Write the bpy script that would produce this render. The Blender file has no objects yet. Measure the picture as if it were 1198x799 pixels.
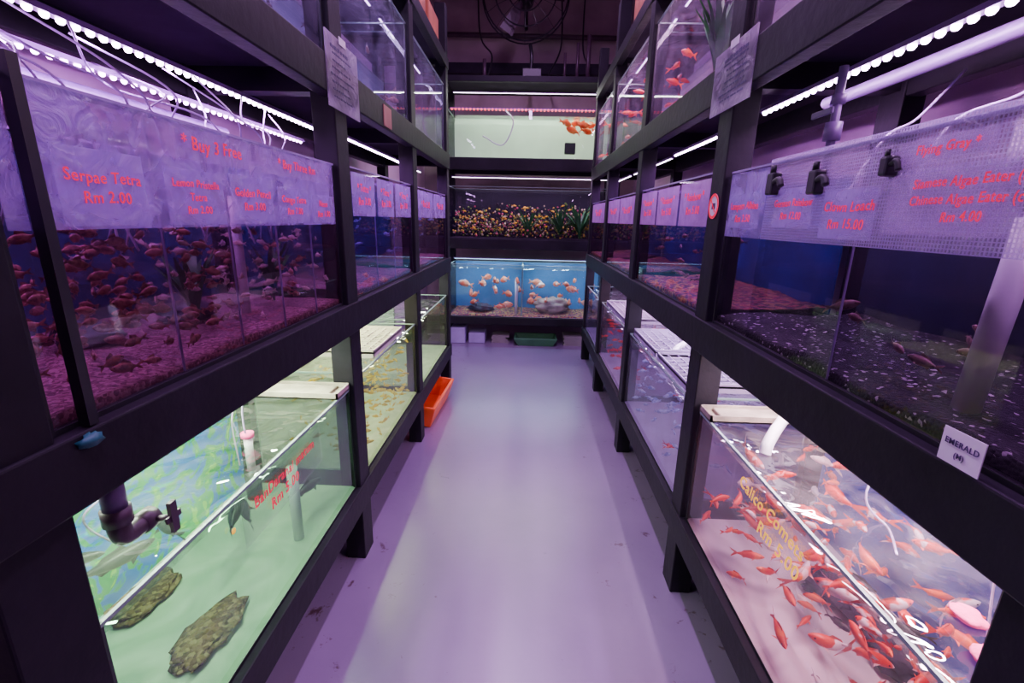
import bpy, math, random
from mathutils import Vector, Matrix, noise, Euler
R=random.Random(7)
S=bpy.context.scene
C=S.collection
XL,XR,YB=-0.69,0.64,5.5
W={}
def P(side,s,d,z):
    if side=='L': return Vector((XL-d,s,z))
    if side=='R': return Vector((XR+d,s,z))
    return Vector((s,YB+d,z))
# ---------------------------------------------------------------- materials
def nt(name):
    m=bpy.data.materials.new(name); m.use_nodes=True
    t=m.node_tree; t.nodes.clear(); o=t.nodes.new('ShaderNodeOutputMaterial')
    return m,t,o
def N(t,k,**kw):
    n=t.nodes.new(k)
    for a,b in kw.items():
        if a in n.inputs.keys(): n.inputs[a].default_value=b
        else: setattr(n,a,b)
    return n
def c4(c): return (c[0],c[1],c[2],1)
def ramp(t,stops):
    r=t.nodes.new('ShaderNodeValToRGB'); e=r.color_ramp.elements
    e[0].position=stops[0][0]; e[0].color=c4(stops[0][1])
    e[1].position=stops[-1][0]; e[1].color=c4(stops[-1][1])
    for p,c in stops[1:-1]:
        x=e.new(p); x.color=c4(c)
    return r
def mat(name,col,rough=.5,metal=0,var=.15,vs=6,bump=0,bs=60,em=None,es=0,spec=.5):
    m,t,o=nt(name)
    b=N(t,'ShaderNodeBsdfPrincipled'); b.inputs['Roughness'].default_value=rough; b.inputs['Metallic'].default_value=metal; b.inputs['Specular IOR Level'].default_value=spec
    tc=N(t,'ShaderNodeTexCoord')
    nz=N(t,'ShaderNodeTexNoise',Scale=vs,Detail=4.0)
    t.links.new(tc.outputs['Object'],nz.inputs['Vector'])
    lo=[max(0,x*(1-var)) for x in col]; hi=[min(1,x*(1+var)) for x in col]
    r=ramp(t,[(.3,lo),(.7,hi)])
    t.links.new(nz.outputs['Fac'],r.inputs['Fac']); t.links.new(r.outputs['Color'],b.inputs['Base Color'])
    if bump:
        n2=N(t,'ShaderNodeTexNoise',Scale=bs,Detail=3.0); t.links.new(tc.outputs['Object'],n2.inputs['Vector'])
        bp=N(t,'ShaderNodeBump',Strength=bump,Distance=.01); t.links.new(n2.outputs['Fac'],bp.inputs['Height']); t.links.new(bp.outputs['Normal'],b.inputs['Normal'])
    if em:
        b.inputs['Emission Color'].default_value=c4(em); b.inputs['Emission Strength'].default_value=es
    t.links.new(b.outputs[0],o.inputs[0])
    return m
def facing(t,base,amp,pw):
    lw=N(t,'ShaderNodeLayerWeight',Blend=.5)
    p=N(t,'ShaderNodeMath',operation='POWER'); p.inputs[1].default_value=pw
    t.links.new(lw.outputs['Facing'],p.inputs[0])
    a=N(t,'ShaderNodeMath',operation='MULTIPLY_ADD'); a.inputs[1].default_value=amp; a.inputs[2].default_value=base
    t.links.new(p.outputs[0],a.inputs[0]); return a
def glass(name,tint,base=.03,amp=.55,pw=4,rough=.02,ripple=0,haze=0,hcol=(.8,.7,1),rs=9.,hs=5.,hd=1.0):
    m,t,o=nt(name)
    tr=N(t,'ShaderNodeBsdfTransparent'); tr.inputs[0].default_value=c4(tint)
    g=N(t,'ShaderNodeBsdfGlossy'); g.inputs['Roughness'].default_value=rough; g.inputs['Color'].default_value=(1,1,1,1)
    a=facing(t,base,amp,pw)
    tc=N(t,'ShaderNodeTexCoord')
    if ripple:
        n=N(t,'ShaderNodeTexNoise',Scale=rs,Detail=1.5,Distortion=.9)
        t.links.new(tc.outputs['Object'],n.inputs['Vector'])
        bp=N(t,'ShaderNodeBump',Strength=ripple,Distance=.05); t.links.new(n.outputs['Fac'],bp.inputs['Height']); t.links.new(bp.outputs['Normal'],g.inputs['Normal'])
    src=tr
    if haze:
        d=N(t,'ShaderNodeBsdfTranslucent'); d.inputs[0].default_value=c4(hcol)
        d2=N(t,'ShaderNodeBsdfDiffuse'); d2.inputs[0].default_value=c4(hcol)
        md=N(t,'ShaderNodeMixShader'); md.inputs[0].default_value=.5
        t.links.new(d.outputs[0],md.inputs[1]); t.links.new(d2.outputs[0],md.inputs[2])
        nh=N(t,'ShaderNodeTexNoise',Scale=hs,Detail=3.,Distortion=hd); t.links.new(tc.outputs['Object'],nh.inputs['Vector'])
        mm=N(t,'ShaderNodeMapRange'); mm.inputs['From Min'].default_value=.36; mm.inputs['From Max'].default_value=.68; mm.inputs['To Min'].default_value=haze*.3; mm.inputs['To Max'].default_value=haze*2.
        t.links.new(nh.outputs[0],mm.inputs[0])
        mh=N(t,'ShaderNodeMixShader'); t.links.new(mm.outputs[0],mh.inputs[0])
        t.links.new(tr.outputs[0],mh.inputs[1]); t.links.new(md.outputs[0],mh.inputs[2]); src=mh
    mx=N(t,'ShaderNodeMixShader')
    t.links.new(a.outputs[0],mx.inputs[0]); t.links.new(src.outputs[0],mx.inputs[1]); t.links.new(g.outputs[0],mx.inputs[2])
    t.links.new(mx.outputs[0],o.inputs[0]); return m
def frost(name,col,op=.6,grid=0,var=.5,wrinkle=.9):
    m,t,o=nt(name)
    tr=N(t,'ShaderNodeBsdfTransparent'); tl=N(t,'ShaderNodeBsdfTranslucent'); di=N(t,'ShaderNodeBsdfDiffuse'); gl=N(t,'ShaderNodeBsdfGlossy'); gl.inputs['Roughness'].default_value=.22
    tl.inputs[0].default_value=c4(col); di.inputs[0].default_value=c4(col)
    tc=N(t,'ShaderNodeTexCoord')
    wn=N(t,'ShaderNodeTexNoise',Scale=14.,Detail=5.,Distortion=2.5); t.links.new(tc.outputs['Object'],wn.inputs['Vector'])
    bp=N(t,'ShaderNodeBump',Strength=wrinkle,Distance=.02); t.links.new(wn.outputs['Fac'],bp.inputs['Height'])
    for q in (di,gl,tl): t.links.new(bp.outputs['Normal'],q.inputs['Normal'])
    m1=N(t,'ShaderNodeMixShader'); m1.inputs[0].default_value=.4
    t.links.new(tl.outputs[0],m1.inputs[1]); t.links.new(di.outputs[0],m1.inputs[2])
    mg=N(t,'ShaderNodeMixShader'); mg.inputs[0].default_value=.12
    t.links.new(m1.outputs[0],mg.inputs[1]); t.links.new(gl.outputs[0],mg.inputs[2])
    m2=N(t,'ShaderNodeMixShader')
    if grid:
        sp=N(t,'ShaderNodeSeparateXYZ'); t.links.new(tc.outputs['Object'],sp.inputs[0])
        outs=[]
        for ax in ('Y','Z'):
            a=N(t,'ShaderNodeMath',operation='MULTIPLY'); a.inputs[1].default_value=grid; t.links.new(sp.outputs[ax],a.inputs[0])
            f=N(t,'ShaderNodeMath',operation='FRACT'); t.links.new(a.outputs[0],f.inputs[0])
            g=N(t,'ShaderNodeMath',operation='LESS_THAN'); g.inputs[1].default_value=.25; t.links.new(f.outputs[0],g.inputs[0]); outs.append(g)
        mxm=N(t,'ShaderNodeMath',operation='MAXIMUM'); t.links.new(outs[0].outputs[0],mxm.inputs[0]); t.links.new(outs[1].outputs[0],mxm.inputs[1])
        a=N(t,'ShaderNodeMath',operation='MULTIPLY_ADD'); a.inputs[1].default_value=.20; a.inputs[2].default_value=op-.15; t.links.new(mxm.outputs[0],a.inputs[0])
        t.links.new(a.outputs[0],m2.inputs[0])
    else:
        nz=N(t,'ShaderNodeTexNoise',Scale=6.0,Detail=7.0,Distortion=2.); t.links.new(tc.outputs['Object'],nz.inputs['Vector'])
        a=N(t,'ShaderNodeMapRange'); a.inputs['From Min'].default_value=.3; a.inputs['From Max'].default_value=.7; a.inputs['To Min'].default_value=op-var/2; a.inputs['To Max'].default_value=op+var/2
        t.links.new(nz.outputs['Fac'],a.inputs[0])
        t.links.new(a.outputs[0],m2.inputs[0])
    t.links.new(tr.outputs[0],m2.inputs[1]); t.links.new(mg.outputs[0],m2.inputs[2]); t.links.new(m2.outputs[0],o.inputs[0]); return m
def emis(name,col,s):
    m,t,o=nt(name); e=N(t,'ShaderNodeEmission'); e.inputs[0].default_value=c4(col); e.inputs[1].default_value=s
    t.links.new(e.outputs[0],o.inputs[0]); return m
def speck(name,cols,scale,rough=.7,bump=.6):
    m,t,o=nt(name); b=N(t,'ShaderNodeBsdfPrincipled'); b.inputs['Roughness'].default_value=rough
    tc=N(t,'ShaderNodeTexCoord'); v=N(t,'ShaderNodeTexVoronoi',Scale=scale); t.links.new(tc.outputs['Object'],v.inputs['Vector'])
    sp=N(t,'ShaderNodeSeparateColor'); t.links.new(v.outputs['Color'],sp.inputs[0])
    n=len(cols); r=ramp(t,[(i/(n-1) if n>1 else 0,c) for i,c in enumerate(cols)]); r.color_ramp.interpolation='CONSTANT' if n>2 else 'LINEAR'
    t.links.new(sp.outputs[0],r.inputs[0]); t.links.new(r.outputs[0],b.inputs['Base Color'])
    bp=N(t,'ShaderNodeBump',Strength=bump,Distance=.01); bp.invert=True; t.links.new(v.outputs['Distance'],bp.inputs['Height']); t.links.new(bp.outputs[0],b.inputs['Normal'])
    t.links.new(b.outputs[0],o.inputs[0]); return m
def patch(name,a,bc,scale,thr=.5,rough=.35,c=None,soft=.03,dist=.5,rnd=True):
    m,t,o=nt(name); b=N(t,'ShaderNodeBsdfPrincipled'); b.inputs['Roughness'].default_value=rough
    tc=N(t,'ShaderNodeTexCoord'); src=tc.outputs['Object']
    if rnd:
        oi=N(t,'ShaderNodeObjectInfo'); mu=N(t,'ShaderNodeMath',operation='MULTIPLY'); mu.inputs[1].default_value=37.; t.links.new(oi.outputs['Random'],mu.inputs[0])
        ad=N(t,'ShaderNodeVectorMath',operation='ADD'); t.links.new(src,ad.inputs[0]); t.links.new(mu.outputs[0],ad.inputs[1]); src=ad.outputs[0]
    nz=N(t,'ShaderNodeTexNoise',Scale=scale,Detail=2.0,Distortion=dist); t.links.new(src,nz.inputs['Vector'])
    st=[(thr-soft,a),(thr+soft,bc)]
    if c: st=[(thr-soft,a),(thr+soft,bc),(thr+.14,bc),(thr+.16,c)]
    r=ramp(t,st); t.links.new(nz.outputs['Fac'],r.inputs[0]); t.links.new(r.outputs[0],b.inputs['Base Color']); t.links.new(b.outputs[0],o.inputs[0]); return m

K_=(.008,.006,.01)
M=dict(
 frame=mat('black_paint',(.009,.007,.012),.55,0,.4,5,.15,30,spec=.22),
 shelf=mat('shelf_dark',(.020,.013,.028),.75,0,.4,5,spec=.2),
 edge=mat('glass_edge',(.18,.27,.24),.3),
 edgelil=mat('glass_edge_lilac',(.30,.20,.44),.3),
 sil=mat('black_silicone',(.006,.006,.009),.4),
 glass=glass('glass_clear',(.84,.84,.86)),
 glassg=glass('glass_green_water',(.22,.34,.27),.05,.5,haze=.06,hcol=(.28,.48,.35)),
 glassg2=glass('glass_pale_green_water',(.58,.64,.46),.04,.5,haze=.05,hcol=(.6,.65,.4)),
 glassk=glass('glass_pale_water',(.82,.92,.84),.03,.3),
 glassv=glass('glass_violet_water',(.42,.34,.44),.035,.4,haze=.02,hcol=(.5,.25,.45)),
 glassr=glass('glass_maroon_water',(.38,.29,.33),.035,.4,haze=.03,hcol=(.40,.22,.32)),
 glassn=glass('glass_dark_water',(.42,.38,.42),.02,.12,haze=.035,hcol=(.24,.20,.28)),
 glassp=glass('glass_pink_water',(.58,.45,.51),.05,.45,haze=.05,hcol=(.55,.42,.50)),
 glassb=glass('glass_grey_lilac_water',(.52,.46,.56),.04,.5,haze=.08,hcol=(.52,.44,.66)),
 glassc=glass('glass_cyan_water',(.78,.84,.90),.04,.4,haze=.03,hcol=(.5,.7,.9)),
 glassu=glass('glass_upper',(.76,.72,.80),.03,.16,haze=.10,hcol=(.62,.52,.75)),
 side=glass('glass_side',(.74,.74,.8),.025,.3),
 water=glass('water_surface',(.90,.96,.90),.12,.75,3.,.04,.65,.07,(.78,.96,.76),7.,5.,1.),  # patchy haze: milky water, with surface glare painted in
 waterp=glass('water_surface_pink',(.92,.85,.90),.12,.75,3.,.04,.65,.09,(.98,.84,.92),7.,5.,1.),  # pink milkiness, its patches standing in for glare on the water
 waterv=glass('water_surface_violet',(.72,.64,.82),.05,.6,4,.04,.4),
 bgblue=mat('backdrop_blue',(.015,.035,.25),.6,0,.5,2.5),
 bgdull=mat('backdrop_dull_blue',(.012,.022,.12),.6,0,.6,2.5),
 bgnight=mat('backdrop_slate_navy',(.011,.016,.042),.6,0,.7,2.5),
 bgblack=mat('backdrop_black',(.006,.006,.012),.6,0,.6,2.5),
 bgcyan=mat('backdrop_cyan',(.06,.20,.42),.6,0,.3,2.5),
 bgpale=mat('backdrop_pale',(.50,.62,.48),.6,0,.12,2.5),
 bgwhite=mat('backdrop_white',(.54,.66,.56),.6,0,.2,1.5),
 bglil=mat('backdrop_lilac',(.48,.38,.50),.6,0,.25,2.5),
 bggrey=mat('backdrop_grey',(.22,.20,.34),.6,0,.3,2.5),
 mural=patch('backdrop_mural',(.01,.16,.66),(.02,.36,.10),8,.5,.6,(.22,.58,.08),.04,2.5,False),
 basegreen=patch('tank_floor_green_caustic',(.46,.62,.44),(.78,.86,.70),4,.5,.6,None,.14,1.6,False),  # soft pale patches paint ripple caustics onto the tank floor
 basewhite=patch('tank_floor_white',(.20,.15,.20),(.78,.66,.72),3.2,.44,.6,None,.08,1.,False),
 basedark=mat('tank_floor_dark',(.03,.02,.035),.7),
 baseblue=mat('tank_floor_grey_lilac',(.26,.21,.34),.7),
 gravp=speck('gravel_pink',[(.16,.05,.07),(.34,.14,.17),(.46,.24,.26),(.22,.08,.10),(.56,.38,.40)],150,bump=.3),
 gravk=speck('gravel_black',[K_,(.012,.01,.014),(.015,.012,.016),K_,(.01,.01,.012),K_,(.025,.02,.025),K_,(.012,.01,.014),K_,(.05,.04,.05),K_,(.012,.01,.014),K_,K_,(.015,.012,.016),K_,(.55,.48,.52),K_,(.015,.012,.016),K_,(.01,.01,.012),K_],140,bump=.4),
 gravr=speck('gravel_mixed',[(.5,.1,.08),(.1,.05,.05),(.6,.4,.1),(.2,.05,.1),(.6,.5,.5)],60),
 sheet=frost('frosted_plastic',(.58,.44,.90),.40,0,.55),
 card=frost('price_card_plastic',(.66,.52,.95),.38,0,.25,wrinkle=.5),
 sheetp=frost('clear_lilac_plastic',(.72,.52,.90),.22,0,.2,wrinkle=.4),
 sheetk=frost('pink_plastic',(.78,.50,.84),.46,0,.2,wrinkle=.3),
 grid=frost('mesh_plastic',(.70,.56,.90),.36,150),
 notice=frost('worn_laminate',(.60,.50,.66),.66,0,.5),
 red=mat('red_marker_glow',(.85,.0,.05),.6,em=(1,.0,.08),es=.45,spec=.1),  # ink made to glow, which keeps small lettering crisp
 orange_ink=mat('orange_marker_glow',(1.,.50,.04),.6,em=(1,.45,.02),es=1.1,spec=.1),  # self-lit ink, so the writing stands out from the fish
 white=mat('white_plastic',(.80,.74,.82),.4,0,.08),
 tube=mat('airline_tube',(.66,.50,.82),.25,0,.1),
 pvcgrey=mat('grey_pvc',(.13,.08,.19),.4,0,.1),
 pvcdark=mat('dark_pvc',(.06,.03,.05),.4),
 black=mat('black_plastic',(.010,.010,.014),.4),
 brass=mat('brass',(.6,.4,.1),.3,1),
 ink=mat('dark_ink',(.06,.04,.12),.6),
 orange=mat('orange_plastic',(.90,.12,.02),.4,0,.15),
 green=mat('green_tray',(.04,.16,.07),.5),
 teal=mat('teal_tape',(.01,.12,.13),.5),
 stone=speck('brown_stone',[(.34,.17,.06),(.52,.30,.13),(.22,.10,.04),(.66,.42,.22)],80,bump=.9),
 rock=mat('dark_rock',(.05,.04,.06),.8,0,.7,8,.8,15),
 palerock=mat('pale_rock',(.42,.30,.24),.8,0,.5,8,.8,15),
 pink=mat('pink_foam',(.9,.08,.32),.7,0,.1,20,.4,80),
 styro=mat('cream_foam',(.36,.30,.24),.8,0,.5,7,.4,60),
 plant=mat('plant_green',(.03,.20,.04),.5,0,.4),
 wood=mat('orange_wood',(.36,.12,.04),.6,0,.3,9),
 cardb=mat('cardboard',(.22,.18,.20),.8),
 lavbox=mat('lavender_box',(.34,.26,.52),.6),
 ledv=emis('led_violet',(.85,.40,1.0),40),
 ledw=emis('led_white',(.92,.62,1.0),40),
 tapew=emis('led_tape_white',(.92,.75,1.0),14),
 ledr=emis('led_red',(1.0,.05,.08),8),
 tapec=emis('led_tape_cyan',(.35,.65,1.0),8),
 alu=mat('strip_body',(.34,.18,.46),.35,.3),
 eye=mat('fish_eye',(.01,.01,.01),.15),
)
FM=dict(
 tetra=patch('skin_tetra',(.22,.06,.05),(.52,.24,.17),4,.5,soft=.12),
 pale=patch('skin_pale_tetra',(.55,.38,.34),(.78,.62,.55),4,.5,soft=.12),
 koi=patch('skin_koi',(.95,.76,.80),(.86,.006,.006),1.7,.46,soft=.02),
 white=patch('skin_white',(.95,.84,.88),(.95,.70,.68),1.7,.52,soft=.1),
 red=patch('skin_red',(.80,.003,.006),(.95,.10,.01),1.6,.54,soft=.04),
 yellow=patch('skin_yellow',(.78,.46,.01),(.92,.66,.04),3,.5,soft=.1),
 orange=patch('skin_orange',(.92,.16,.06),(.95,.40,.22),2.5,.5,soft=.1,c=(.95,.80,.75)),
 glowr=patch('skin_red_orange',(.95,.07,.01),(1.,.28,.07),2.5,.5,soft=.1,c=(1,.85,.6)),
 dark=patch('skin_dark',(.015,.015,.02),(.05,.045,.045),4,.5,soft=.1),
 silver=patch('skin_silver',(.20,.26,.55),(.55,.6,.85),4,.5,soft=.1),
 brown=patch('skin_brown',(.16,.07,.07),(.34,.18,.15),4,.5,soft=.1),
)
# ---------------------------------------------------------------- builders
def tag(o,label,cat,group=None,kind=None):
    if label: o['label']=label
    if cat: o['category']=cat
    if group: o['group']=group
    if kind: o['kind']=kind
def mk(name,vs,fs,m,parent=None,label=None,cat=None,group=None,smooth=False,kind=None,mi=None):
    vs=[Vector(v) for v in vs]
    lo=[min(v[i] for v in vs) for i in range(3)]; hi=[max(v[i] for v in vs) for i in range(3)]
    c=Vector(((lo[0]+hi[0])/2,(lo[1]+hi[1])/2,lo[2]))
    me=bpy.data.meshes.new(name); me.from_pydata([v-c for v in vs],[],fs)
    for x in (m if isinstance(m,list) else [m]): me.materials.append(x)
    if mi:
        for p,i in zip(me.polygons,mi): p.material_index=i
    if smooth: me.polygons.foreach_set('use_smooth',[True]*len(me.polygons))
    me.update()
    o=bpy.data.objects.new(name,me); C.objects.link(o)
    if parent: o.parent=parent; o.location=c-W[parent.name]
    else: o.location=c
    W[o.name]=c
    tag(o,label,cat,group,kind); return o
def emp(name,loc,label,cat,group=None):
    o=bpy.data.objects.new(name,None); o.empty_display_size=.05; o.location=loc; C.objects.link(o); W[o.name]=Vector(loc)
    tag(o,label,cat,group); return o
BF=[(0,1,3,2),(4,6,7,5),(0,4,5,1),(2,3,7,6),(0,2,6,4),(1,5,7,3)]
def bv(a,b):
    return [(x,y,z) for x in (a[0],b[0]) for y in (a[1],b[1]) for z in (a[2],b[2])]
def addbevel(o,w,seg=2):
    md=o.modifiers.new('bevel','BEVEL'); md.width=w; md.segments=seg; md.limit_method='ANGLE'
def box(name,a,b,m,parent=None,bevel=0,**k):
    a,b=[min(a[i],b[i]) for i in range(3)],[max(a[i],b[i]) for i in range(3)]
    o=mk(name,bv(a,b),BF,m,parent,**k)
    if bevel: addbevel(o,bevel)
    return o
def boxP(name,side,s0,s1,d0,d1,z0,z1,m,parent=None,bevel=0,**k):
    return box(name,P(side,s0,d0,z0),P(side,s1,d1,z1),m,parent,bevel,**k)
def multi(boxes):
    vs=[];fs=[]
    for a,b in boxes:
        a,b=[min(a[i],b[i]) for i in range(3)],[max(a[i],b[i]) for i in range(3)]
        n=len(vs); vs+=bv(a,b); fs+=[tuple(n+i for i in f) for f in BF]
    return vs,fs
def quadP(name,side,pts,m,parent=None,**k):
    return mk(name,[P(side,*p) for p in pts],[(0,1,2,3)],m,parent,**k)
def spline(pts,n=8):
    pts=[Vector(p) for p in pts]
    if len(pts)<3: return pts
    q=[pts[0]*2-pts[1]]+pts+[pts[-1]*2-pts[-2]]; out=[]
    for i in range(1,len(q)-2):
        for j in range(n):
            t=j/n; a,b,c,d=q[i-1],q[i],q[i+1],q[i+2]
            out.append(.5*((2*b)+(c-a)*t+(2*a-5*b+4*c-d)*t*t+(3*b-a-3*c+d)*t**3))
    out.append(pts[-1]); return out
def tubegeo(pts,r,n=8,smooth=True,cap=True):
    ps=spline(pts) if smooth else [Vector(p) for p in pts]
    vs=[];fs=[]; up=None
    for i,p in enumerate(ps):
        d=(ps[min(i+1,len(ps)-1)]-ps[max(i-1,0)]).normalized()
        if up is None: up=d.orthogonal().normalized()
        up=(up-d*up.dot(d)); up=up.normalized() if up.length>1e-6 else d.orthogonal().normalized()
        w=d.cross(up); rr=r[i] if isinstance(r,list) else r
        for k in range(n):
            a=2*math.pi*k/n; vs.append(p+up*math.cos(a)*rr+w*math.sin(a)*rr)
    for i in range(len(ps)-1):
        for k in range(n):
            fs.append((i*n+k,i*n+(k+1)%n,(i+1)*n+(k+1)%n,(i+1)*n+k))
    if cap: fs.append(tuple(range(n))[::-1]); fs.append(tuple((len(ps)-1)*n+k for k in range(n)))
    return vs,fs
def tube(name,pts,r,m,parent=None,n=8,smooth=True,**k):
    vs,fs=tubegeo(pts,r,n,smooth); return mk(name,vs,fs,m,parent,smooth=True,**k)
def blobgeo(c,r,nu=12,nv=8,seed=0,amp=0.,fr=2.):
    vs=[];fs=[]
    for j in range(nv+1):
        th=math.pi*j/nv
        for i in range(nu):
            ph=2*math.pi*i/nu; v=Vector((math.sin(th)*math.cos(ph),math.sin(th)*math.sin(ph),math.cos(th)))
            k=1+amp*noise.noise(v*fr+Vector((seed*7.3,seed*1.7,0)))
            vs.append(Vector(c)+Vector((v.x*r[0],v.y*r[1],v.z*r[2]))*k)
    for j in range(nv):
        for i in range(nu):
            fs.append((j*nu+i,(j+1)*nu+i,(j+1)*nu+(i+1)%nu,j*nu+(i+1)%nu))
    return vs,fs
def basis(side):
    if side=='L': return Vector((0,1,0)),Vector((0,0,1)),Vector((1,0,0))
    if side=='R': return Vector((0,-1,0)),Vector((0,0,1)),Vector((-1,0,0))
    return Vector((1,0,0)),Vector((0,0,1)),Vector((0,-1,0))
def text(s,side,sc,d,z,size,m,parent,rot=0,jit=.016,name='lettering',align='CENTER',shear=.06,ext=.0003,bold=.004,xs=.95):
    cu=bpy.data.curves.new('t','FONT'); cu.body=s; cu.size=size; cu.align_x=align; cu.align_y='CENTER'; cu.shear=shear
    cu.resolution_u=3; cu.offset=size*bold; cu.extrude=ext; cu.space_line=.95; cu.space_character=1.08
    t=bpy.data.objects.new('t',cu); C.objects.link(t); bpy.context.view_layer.update()
    dg=bpy.context.evaluated_depsgraph_get(); me=t.evaluated_get(dg).to_mesh()
    X,Y,Z=basis(side); o=P(side,sc,d,z); ca,sa=math.cos(rot),math.sin(rot)
    vs=[]
    for v in me.vertices:
        a=v.co.x*xs; b=v.co.y
        b+=math.sin(a/size*1.5+len(s))*size*jit*2.4; a+=math.sin(b/size*2+a/size)*size*jit
        a,b=a*ca-b*sa,a*sa+b*ca
        vs.append(o+X*a+Y*b+Z*v.co.z)
    fs=[tuple(p.vertices) for p in me.polygons]
    t.evaluated_get(dg).to_mesh_clear(); bpy.data.objects.remove(t); bpy.data.curves.remove(cu)
    return mk(name,vs,fs,m,parent)

# ---------------------------------------------------------------- room
def floor_mat():
    m,t,o=nt('floor_paint'); b=N(t,'ShaderNodeBsdfPrincipled')
    tc=N(t,'ShaderNodeTexCoord'); n1=N(t,'ShaderNodeTexNoise',Scale=1.8,Detail=7.0,Roughness=.6); n2=N(t,'ShaderNodeTexNoise',Scale=13.0,Detail=8.0,Roughness=.72,Distortion=.4)
    t.links.new(tc.outputs['Object'],n1.inputs[0]); t.links.new(tc.outputs['Object'],n2.inputs[0])
    r1=ramp(t,[(.25,(.175,.120,.225)),(.75,(.245,.175,.300))]); t.links.new(n1.outputs[0],r1.inputs[0])
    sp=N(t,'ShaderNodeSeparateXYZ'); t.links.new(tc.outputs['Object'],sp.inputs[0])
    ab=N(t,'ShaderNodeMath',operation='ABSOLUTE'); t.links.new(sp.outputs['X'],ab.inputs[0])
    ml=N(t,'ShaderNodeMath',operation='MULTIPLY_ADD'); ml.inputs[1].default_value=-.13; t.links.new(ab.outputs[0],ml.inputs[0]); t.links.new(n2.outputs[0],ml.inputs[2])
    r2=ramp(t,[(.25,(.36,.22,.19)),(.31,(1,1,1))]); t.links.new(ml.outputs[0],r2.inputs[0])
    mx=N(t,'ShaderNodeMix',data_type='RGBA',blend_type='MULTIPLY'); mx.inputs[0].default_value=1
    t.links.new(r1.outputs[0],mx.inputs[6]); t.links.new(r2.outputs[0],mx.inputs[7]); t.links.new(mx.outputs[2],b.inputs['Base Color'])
    rr=N(t,'ShaderNodeMapRange'); rr.inputs['To Min'].default_value=.24; rr.inputs['To Max'].default_value=.40
    t.links.new(n1.outputs[0],rr.inputs[0]); t.links.new(rr.outputs[0],b.inputs['Roughness'])
    b.inputs['Specular IOR Level'].default_value=1.; b.inputs['Coat Weight'].default_value=.35; b.inputs['Coat Roughness'].default_value=.28
    bp=N(t,'ShaderNodeBump',Strength=.10,Distance=.01); t.links.new(n2.outputs[0],bp.inputs['Height']); t.links.new(bp.outputs[0],b.inputs['Normal'])
    t.links.new(b.outputs[0],o.inputs[0]); return m
wallm=mat('wall_lilac_paint',(.60,.38,.56),.7,0,.15,2)
wallb=mat('wall_grey_paint',(.36,.27,.29),.8,0,.3,2)
WX0,WX1,WY0,WY1,HC=-1.45,1.42,-1.2,6.7,4.6
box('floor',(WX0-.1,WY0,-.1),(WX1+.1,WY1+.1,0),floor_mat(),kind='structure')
box('ceiling',(WX0-.1,WY0,HC),(WX1+.1,WY1+.1,HC+.1),wallb,kind='structure')
box('wall_left',(WX0-.1,WY0,0),(WX0,WY1,HC),wallm,kind='structure')
box('wall_right',(WX1,WY0,0),(WX1+.1,WY1,HC),wallm,kind='structure')
box('wall_back',(WX0,WY1,0),(WX1,WY1+.1,HC),wallb,kind='structure')
# ---------------------------------------------------------------- racks
DEP=.52
def rack(side,posts,s0,s1,levels,top,label):
    loc=P(side,(s0+s1)/2,DEP/2,0); e=emp('metal_rack',loc,label,'rack','aquarium racks')
    for a,b in posts:
        boxP('post',side,a,b,0,.085,0,top,M['frame'],e,.004)
        boxP('post',side,a,b,DEP,DEP+.07,0,top,M['frame'],e,.004)
    for z0,z1 in levels:
        boxP('front_rail',side,s0,s1,-.008,.045,z0,z1,M['frame'],e,.004)
        boxP('back_rail',side,s0,s1,DEP+.005,DEP+.06,z0,z1,M['frame'],e,.004)
        boxP('shelf_board',side,s0,s1,.045,DEP+.005,z1-.022,z1-.002,M['shelf'],e)
        for a,b in posts:
            boxP('cross_bar',side,a+.02,b-.02,.045,DEP,z0+.02,z1-.022,M['frame'],e)
    return e
LV=[(.255,.365),(1.045,1.165),(1.90,2.02),(2.66,2.74)]
PL=[(.48,.60),(1.75,1.86),(2.88,2.98),(4.06,4.16)]
PR=[(.42,.53),(1.63,1.74),(2.84,2.94),(3.98,4.07),(4.98,5.06)]
rack('L',PL,.2,4.16,LV,3.1,'black painted steel rack holding three tiers of aquariums')
rack('R',PR,.2,5.06,LV,3.1,'black steel shelving rack loaded with fish tanks and price signs')
rack('B',[(-1.02,-.93),(.93,1.02)],-1.02,1.02,[(.255,.345),(1.16,1.275),(2.035,2.16),(2.93,2.99)],2.99,'black steel end rack holding three wide tanks')
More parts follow.
